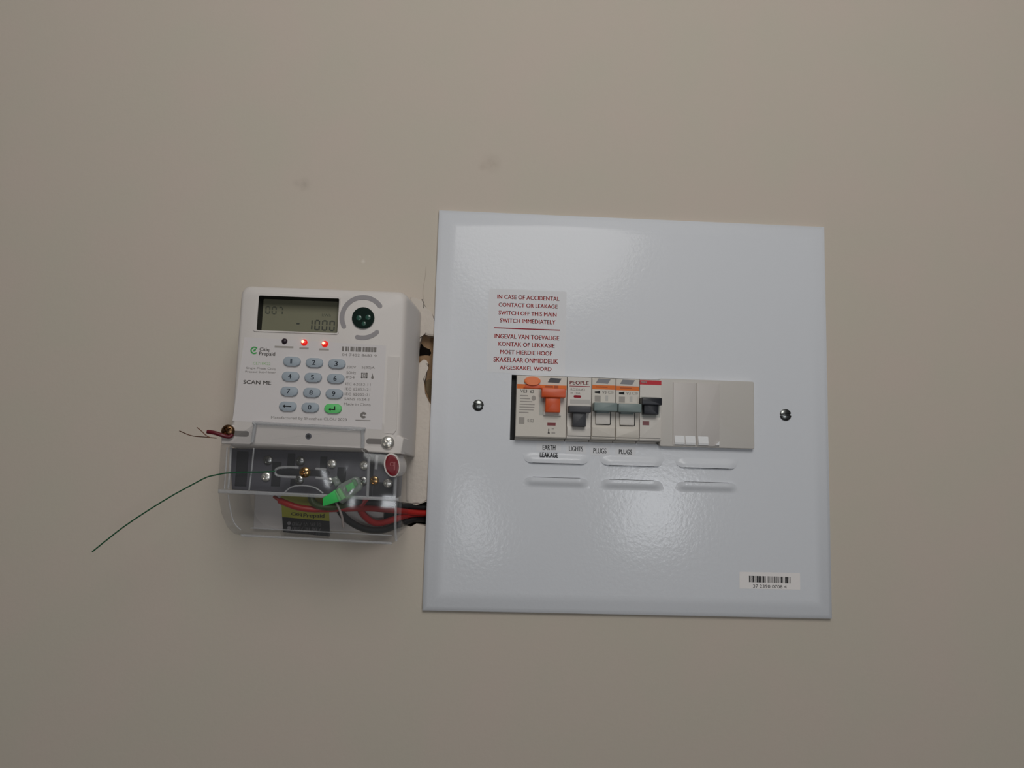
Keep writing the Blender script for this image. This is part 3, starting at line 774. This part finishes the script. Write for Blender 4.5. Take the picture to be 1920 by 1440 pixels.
barcode(sheet, 641.5, 649.5, 707.0, 658.5, FP, M_INKG, 11, 20)
lettering('04 7402 8683 9', 641.5, 662.5, 706, 669.5, FP, M_INKG, sheet)
lettering('230V', 650, 685.8, 667.5, 691, FP, M_INKG, sheet)
lettering('5(80)A', 678.5, 686.5, 702.5, 693, FP, M_INKG, sheet)
lettering('50Hz', 649.5, 696, 667.2, 701.8, FP, M_INKG, sheet)
lettering('IP54', 649, 705, 664.5, 710, FP, M_INKG, sheet)
for body, y_, xa_, xb_ in (('IEC 62052-11', 717.3, 648, 694.5), ('IEC 62053-21', 726.6, 647, 694), ('IEC 62055-31', 736.3, 646.5, 693.5), ('SANS 1524-1', 745.3, 645.5, 692), ('Made in China', 755, 645, 695)):
    lettering(body, xa_, y_, xb_, y_+6.3, FP, M_INKG, sheet)
def frame_print(ax, ay, bx, by, w_):
    bars('insulation_symbol', [(ax, ay, bx, ay+w_), (ax, by-w_, bx, by), (ax, ay, ax+w_, by), (bx-w_, ay, bx, by)], FP, M_INKG, sheet)
frame_print(677.3, 698.8, 688.7, 709.2, 1.5); frame_print(680.6, 702, 685.6, 706.2, 1.0)
flat('drop_symbol', pxpoly([(698.2, 699.3), (699.6, 705), (701, 708), (699.6, 710.5), (696.8, 710.4), (695.6, 708), (697.2, 705)], FP)[::-1], FP, M_INKG, sheet)
c_ = xz(681.5, 778.5, FP); ring_flat('emblem', c_, 1.6*k, 6.0*k, 20, 330, FP, M_INKG, sheet)
bars('small_print', [(666.5, 787.2, 694.5, 789.4)], FP, M_INKG, sheet)

# keypad
keys = [(705, 755, '1'), (908, 767, '2'), (1110, 777, '3'), (693, 890, '4'), (896, 900, '5'), (1100, 910, '6'), (681, 1025, '7'), (884, 1036, '8'), (1087, 1047, '9'), (668, 1160, '<'), (871, 1170, '0'), (1075, 1181, '>')]
for zx, zy, ch in keys:
    px_, py_ = 400+zx/4.8, 520+zy/4.8; kd = F+1.5
    c_ = xz(px_, py_, kd); k = mmpx(kd)
    ky = prism('keypad_key', rrect(c_[0]-16.0*k, c_[1]-8.6*k, c_[0]+16.0*k, c_[1]+8.6*k, 8.4*k, 8), F-0.2, kd, M_KEYGREEN if ch == '>' else M_KEY, meter, 0.6, 3)
    kd += 0.05
    if ch == '<':
        flat('key_symbol', pxpoly([(px_-9.5, py_-0.5), (px_-5, py_-3.4), (px_-5, py_-1.2), (px_+7, py_-0.2), (px_+7, py_+1.6), (px_-5, py_+0.8), (px_-5, py_+3)], kd)[::-1], kd, M_INK, ky)
    elif ch == '>':
        flat('key_symbol', pxpoly([(px_-8.5, py_+1.5), (px_-4, py_-1.6), (px_-4, py_+0.4), (px_+2.2, py_+0.8), (px_+2.2, py_-4.2), (px_+4.6, py_-4.0), (px_+4.6, py_+3.2), (px_-4, py_+2.6), (px_-4, py_+4.4)], kd)[::-1], kd, M_INK, ky)
    else:
        w_ = 1.5 if ch == '1' else 3.0
        lettering(ch, px_-w_-1, py_-4.6, px_+w_-1, py_+4.2, kd, mat('key_ink', rgb(66, 74, 84), 0.6), ky, 0.0 if ch == '1' else 0.01, 'numeral')

# lower body: wings with the mounting slots, terminal tray
wing = prism('lower_shell', pxpoly([(416, 800), (440, 796), (748, 816), (757, 822), (752, 851), (690, 848), (686, 842), (683, 838), (475, 828), (470, 834), (414, 832)], F-0.1)[::-1], 10, F-0.1, M_METER, meter, 0.8, 3)
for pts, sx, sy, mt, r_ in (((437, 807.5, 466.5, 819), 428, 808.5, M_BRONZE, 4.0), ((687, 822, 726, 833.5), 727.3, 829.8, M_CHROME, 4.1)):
    flat('mounting_slot', pxrect(*pts, F+0.06, 1.6, 6), F+0.06, M_SLOTSHADE, wing)  # flat patch on the face, its grey paints the shade of a recess
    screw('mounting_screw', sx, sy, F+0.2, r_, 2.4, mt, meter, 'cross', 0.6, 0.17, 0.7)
# tongue area behind the clear cover
c_ = xz(578.3, 818, F); prism('sealing_hole', ellipse(c_[0], c_[1], 6.0*mmpx(F), 6.0*mmpx(F), 24), F-1, F+0.15, mat('hole_grey', rgb(84, 84, 90), 0.7), meter, 0.3)
c_ = xz(578.3, 818, F); prism('sealing_hole', ellipse(c_[0], c_[1], 3.2*mmpx(F), 3.2*mmpx(F), 20), F-1, F+0.25, M_BLACK, meter)
# terminal block
TB = 46.0
tb = prism('terminal_block', pxpoly([(430, 840), (744, 850), (738, 936), (434, 918)], TB)[::-1], 6, TB, M_TERM, meter, 0.8, 2)
for ax, ay, bx, by in ((511, 866, 525, 912), (540, 850, 552, 880), (601, 856, 612, 895), (633, 876, 648, 905), (690, 856, 698, 930), (700, 904, 736, 930), (445, 846, 462, 912), (545, 898, 552, 912)):
    prism('terminal_channel', pxrect(ax, ay, bx, by, TB, 0.3), TB-2, TB+0.25, M_TERM2, tb)
for px_, py_, mt in ((502.7, 863, M_STEEL), (563, 864.5, M_STEEL), (622.5, 869.5, M_CHROME), (683, 872.5, M_CHROME), (499, 894, M_CHROME), (561, 900, M_STEEL), (617, 903, M_STEEL), (681, 902, M_STEEL), (702, 901, M_BRASS), (727.5, 906, M_CHROME)):
    screw('terminal_screw', px_, py_, TB+0.5, 2.9, 1.2, mt, tb, 'cross', 0.5+px_*0.01, 0.18, 0.7)
# base plate below the block and the installer's sticker on it
BPD = 5.0
prism('base_plate', pxpoly([(478, 912), (722, 927), (716, 998), (474, 992)], BPD)[::-1], 0.6, BPD, M_METER, meter, 0.8, 2)
SD = BPD+0.15
def lerpq(q, u, v):
    (a_, b_, c_, d_) = q
    t0 = (a_[0]+(b_[0]-a_[0])*u, a_[1]+(b_[1]-a_[1])*u); t1 = (d_[0]+(c_[0]-d_[0])*u, d_[1]+(c_[1]-d_[1])*u)
    return (t0[0]+(t1[0]-t0[0])*v, t0[1]+(t1[1]-t0[1])*v)
SQ = [(526, 926), (616, 930), (619, 1006), (531, 998)]
st = flat('installer_sticker', pxpoly([lerpq(SQ, 0, 0), lerpq(SQ, 1, 0), lerpq(SQ, 1, 0.62), lerpq(SQ, 0, 0.60)], SD)[::-1], SD, M_YELLOW, meter)
st2 = flat('installer_sticker', pxpoly([lerpq(SQ, 0, 0.60), lerpq(SQ, 1, 0.62), lerpq(SQ, 1, 1), lerpq(SQ, 0, 1)], SD)[::-1], SD, M_STBLACK, meter)

DK = mat('dark_olive_ink', rgb(58, 52, 22), 0.5)
lettering('Citiq', 546, 960.5, 566, 969, SD+0.1, DK, st, 0.03)
lettering('Prepaid', 569, 962.5, 608, 973.5, SD+0.1, DK, st, 0.03)
GI = mat('grey_white_ink', rgb(150, 146, 146), 0.5)
for y_, body in ((978.5, '0867 55 50 10'), (987.5, '0867 30 00 7')):
    lettering(body, 548, y_, 602, y_+9, SD+0.1, GI, st2, 0.02)
    c_ = xz(542, y_+2.5, SD); flat('contact_icon', ellipse(c_[0], c_[1], 3.4*mmpx(5), 3.4*mmpx(5), 14), SD+0.1, GI, st2)

# round red seal sticker on the corner of the block
SDP = 68.0
c_ = xz(734.6, 872.3, SDP); k = mmpx(SDP)
prism('seal_post', ellipse(c_[0], c_[1], 14.6*k, 22.5*k, 32, 0.22), 30, SDP-0.4, M_METER, meter, 0.4)
sl_ = prism('seal_sticker', ellipse(c_[0]+0.6*k, c_[1], 12.2*k, 20.0*k, 32, 0.22), SDP-1, SDP, M_SEALRED, meter, 0.2)
ring_flat('seal_mark', (c_[0]+0.4*k, c_[1]+2*k), 2.6*k, 4.2*k, -60, 250, SDP+0.1, M_SEALRED2, sl_)
bars('seal_mark', [(739.0, 866, 740.6, 882)], SDP+0.1, M_SEALRED2, sl_)

# ------------------------------------------------------------------ clear terminal cover
CF = 66.0
OUT = [(477, 792), (481, 789.5), (679, 801), (682.5, 804.5), (681, 841), (686, 846), (745, 850), (749.5, 854), (747, 937), (745, 1006), (738, 1018), (722, 1021.5), (600, 1014), (456, 1006), (437, 1001), (424, 988), (413, 962), (407, 922), (412, 834), (416, 831), (468, 832.5), (473, 828)]
def cover_shell():
    """a thin clear tray: front sheet, rounded rim, walls that run back to the wall"""
    pts = pxpoly(OUT, CF); n = len(pts); bm = bmesh.new()
    # outward normals of the outline, for the rounded rim
    nr = []
    for i in range(n):
        a_ = Vector(pts[i-1]); b_ = Vector(pts[(i+1) % n]); t_ = (b_-a_).normalized(); nr.append(Vector((-t_[1], t_[0])))
    rings = []
    for d, k_ in ((CF, -0.0016), (CF-0.5, -0.0006), (CF-1.6, 0.0), (40, 0.0), (8, 0.0)):
        rings.append([bm.verts.new((p[0]+nr[i][0]*k_, -d*0.001, p[1]+nr[i][1]*k_)) for i, p in enumerate(pts)])
    for r0, r1 in zip(rings, rings[1:]):
        for i in range(n):
            if r1 is rings[-1] and (OUT[i][1] < 850 and 470 < OUT[i][0] < 700): continue
            bm.faces.new((r0[i], r0[(i+1) % n], r1[(i+1) % n], r1[i]))
    bm.faces.new(rings[0])
    loose = [v for v in bm.verts if not v.link_faces]; bmesh.ops.delete(bm, geom=loose, context='VERTS')
    o = finish('terminal_cover', bm, M_CLEAR, meter, True)
    return o
tc_ = cover_shell()
def rib(pts, r_, material=M_CLEAR2, name='cover_rib', d=CF, sub=3):
    return tube(name, [(p[0], p[1], (p[2] if len(p) > 2 else d)) for p in pts], r_, material, tc_, sub, 8)
# frame round the tongue
rib([(473, 829), (478.5, 797), (482, 793.5), (580, 799), (677, 804.5), (680, 808), (680, 840)], 1.15, d=CF-0.2)
# ledge across the middle, side ribs, lower rim
prism('cover_ledge', pxpoly([(408.5, 917.5), (747, 933.5), (747, 940), (408, 924.5)], CF+0.9)[::-1], CF-1.2, CF+0.9, M_CLEAR2, tc_, 0.5)
rib([(476, 840), (472, 880), (467, 919)], 0.5); rib([(433, 836), (431, 880), (428, 917)], 0.8, d=CF-8); rib([(426, 838), (421, 917)], 0.5, d=CF-3)
rib([(692, 852), (690.5, 890), (689, 931)], 0.9); rib([(707, 854), (705, 880)], 0.9, d=CF-3); rib([(742, 880), (740, 934)], 1.0, d=CF-2)
rib([(743, 940), (741, 985), (743, 1015)], 0.8, d=CF-3)
rib([(428, 928), (432, 955), (439, 980), (452, 994)], 0.45, d=CF-14)
rib([(452, 1003.5), (600, 1011.5), (735, 1018.5)], 0.8, d=CF-1); rib([(470, 990), (600, 997), (735, 1004)], 0.4, d=CF-22)
# raised arc and the pill-shaped screw recess
rib([(533, 924), (545, 914), (560, 910.5), (575, 911), (592, 915), (606, 925)], 0.45)
rib([(560, 876.5), (535, 876), (521, 878), (515.5, 884), (519, 891), (532, 893.5), (555, 894.5)], 0.75)
rib([(592, 879), (612, 880.5)], 0.8); rib([(592, 896), (613, 897.5)], 0.8)
flat('screw_recess', pxrect(520, 879, 614, 894.5, CF+0.2, 2.6, 6), CF-6, M_TERM2, tc_)
screw('cover_screw', 572, 885.8, CF-0.5, 3.3, 1.8, M_BRASS, tc_, 'cross', 0.4, 0.17, 0.75)

# ------------------------------------------------------------------ seal, wires, cables
seal = thing('security_seal', 'clear and bright green plastic security seal hanging on the terminal cover', 'seal', at(638, 930, CF))
ZD = 72.0
prism('seal_body', pxpoly([(627, 922), (634, 909), (664, 894), (671, 896), (678, 911), (676, 917), (641, 945), (634, 941)], ZD)[::-1], ZD-5, ZD, M_SEALCLEAR, seal, 1.2, 3)
prism('seal_tongue', pxpoly([(604, 934), (628, 918), (640, 938), (634, 941), (604, 950)], ZD)[::-1], ZD-4, ZD-1, M_SEALGREEN, seal, 0.5)
prism('seal_rotor', pxpoly([(646, 911), (661, 903), (665, 915), (651, 923)], ZD)[::-1], ZD-4, ZD-1.2, M_SEALGREEN, seal, 0.6)
prism('seal_fin', pxpoly([(657, 900), (664, 899), (670, 909), (664, 915), (661, 907)], ZD)[::-1], ZD-4, ZD-1.6, mat('deep_green_seal', rgb(34, 120, 56), 0.4), seal, 0.4)
prism('seal_collar', pxpoly([(630, 919), (636, 915), (648, 934), (640, 938)], ZD)[::-1], ZD-4, ZD-0.6, mat('pale_green_seal', rgb(120, 190, 120), 0.4), seal, 0.4)
prism('seal_tab', pxpoly([(620, 897), (630, 893), (638, 906), (628, 912)], ZD-1)[::-1], ZD-4.5, ZD-1, M_SEALCLEAR, seal, 0.8)
tube('seal_strand', [(626, 935, ZD-4), (634, 950, ZD-4.5), (641, 968, ZD-4), (644, 989, ZD-4)], 0.75, mat('grey_strand', rgb(128, 118, 114), 0.5), seal)

w1 = tube('seal_wire', [(516, 883.5, 68), (490, 885, 68.5), (455, 885.5, 69), (425, 887, 69), (400, 891.5, 69), (385, 896, 68), (360, 909, 67), (320, 931, 66), (270, 962, 64), (225, 993, 62), (173, 1034.5, 60)], 0.42, M_WIREGREEN)
tag(w1, 'thin dark green seal wire sticking out far left of the meter', 'wire')

sw = thing('twisted_seal_wire', 'maroon sleeve with thin copper wires wrapped round left meter screw', 'wire', at(425, 815, F+2))
tube('sleeve', [(389, 809.5, F+3), (402, 811.5, F+3.5), (418, 816.5, F+3.2), (430, 819, F+1.8), (436, 814, F+1.2)], 1.25, M_WIRERED, sw)
tube('strand', [(336.5, 808, F+1), (348, 813, F+2), (362, 817.5, F+2), (386, 819.5, F+2.5), (406, 821.5, F+2)], 0.28, M_COPPER, sw)
tube('strand', [(369.5, 801.5, F+3), (378, 808.5, F+3), (386, 816, F+2.5), (393, 820, F+2)], 0.28, M_COPPER, sw)

c1 = thing('supply_cable', 'red insulated cable with cut end crossing the yellow sticker and entering wall', 'cable', at(525, 940, 30))
tube('insulation', [(524, 938, 34), (541, 945.5, 35), (560, 951.5, 35), (590, 955, 34), (640, 954, 30), (690, 953, 22), (740, 957, 10), (775, 961, 2), (800, 962, -3), (824, 962, -8)], 2.1, M_REDPVC, c1)
tube('copper_end', [(514, 931, 33), (519, 934.5, 34), (526, 940, 34)], 1.1, mat('red_copper', rgb(168, 70, 52), 0.4, 0.4), c1)
c2 = tube('loop_cable', [(690, 930, 24), (676, 950, 24), (684, 968, 20), (706, 981, 15), (738, 974, 9), (768, 965, 1), (800, 963, -8), (824, 963, -13)], 2.3, mat('bright_red_pvc', rgb(172, 28, 28), 0.4))
tag(c2, 'shorter red cable looping down inside the clear cover beside black loop', 'cable')
c3 = tube('loop_cable', [(628, 930, 30), (636, 955, 30), (652, 975, 26), (682, 991, 20), (716, 994, 14), (745, 985, 6), (775, 974, -2), (800, 973, -9), (824, 973, -13)], 2.3, M_BLACKPVC)
tag(c3, 'black cable hanging in a low loop inside the clear cover', 'cable')
c4 = tube('straight_cable', [(640, 938, 30), (680, 941, 24), (720, 945, 12), (760, 949, 2), (790, 951, -5), (824, 951, -10)], 2.4, M_BLACKPVC)
tag(c4, 'black cable running straight under the terminal block into the wall', 'cable')
c5 = tube('earth_cable', [(583, 922, 38), (586, 940, 38), (600, 949, 36), (625, 951, 33), (655, 947, 28)], 2.2, mat('dark_green_pvc', rgb(60, 74, 36), 0.45))
tag(c5, 'dark green cable bending behind the bright green seal', 'cable')
for o in bpy.data.objects:
    if '_org' in o: del o['_org']
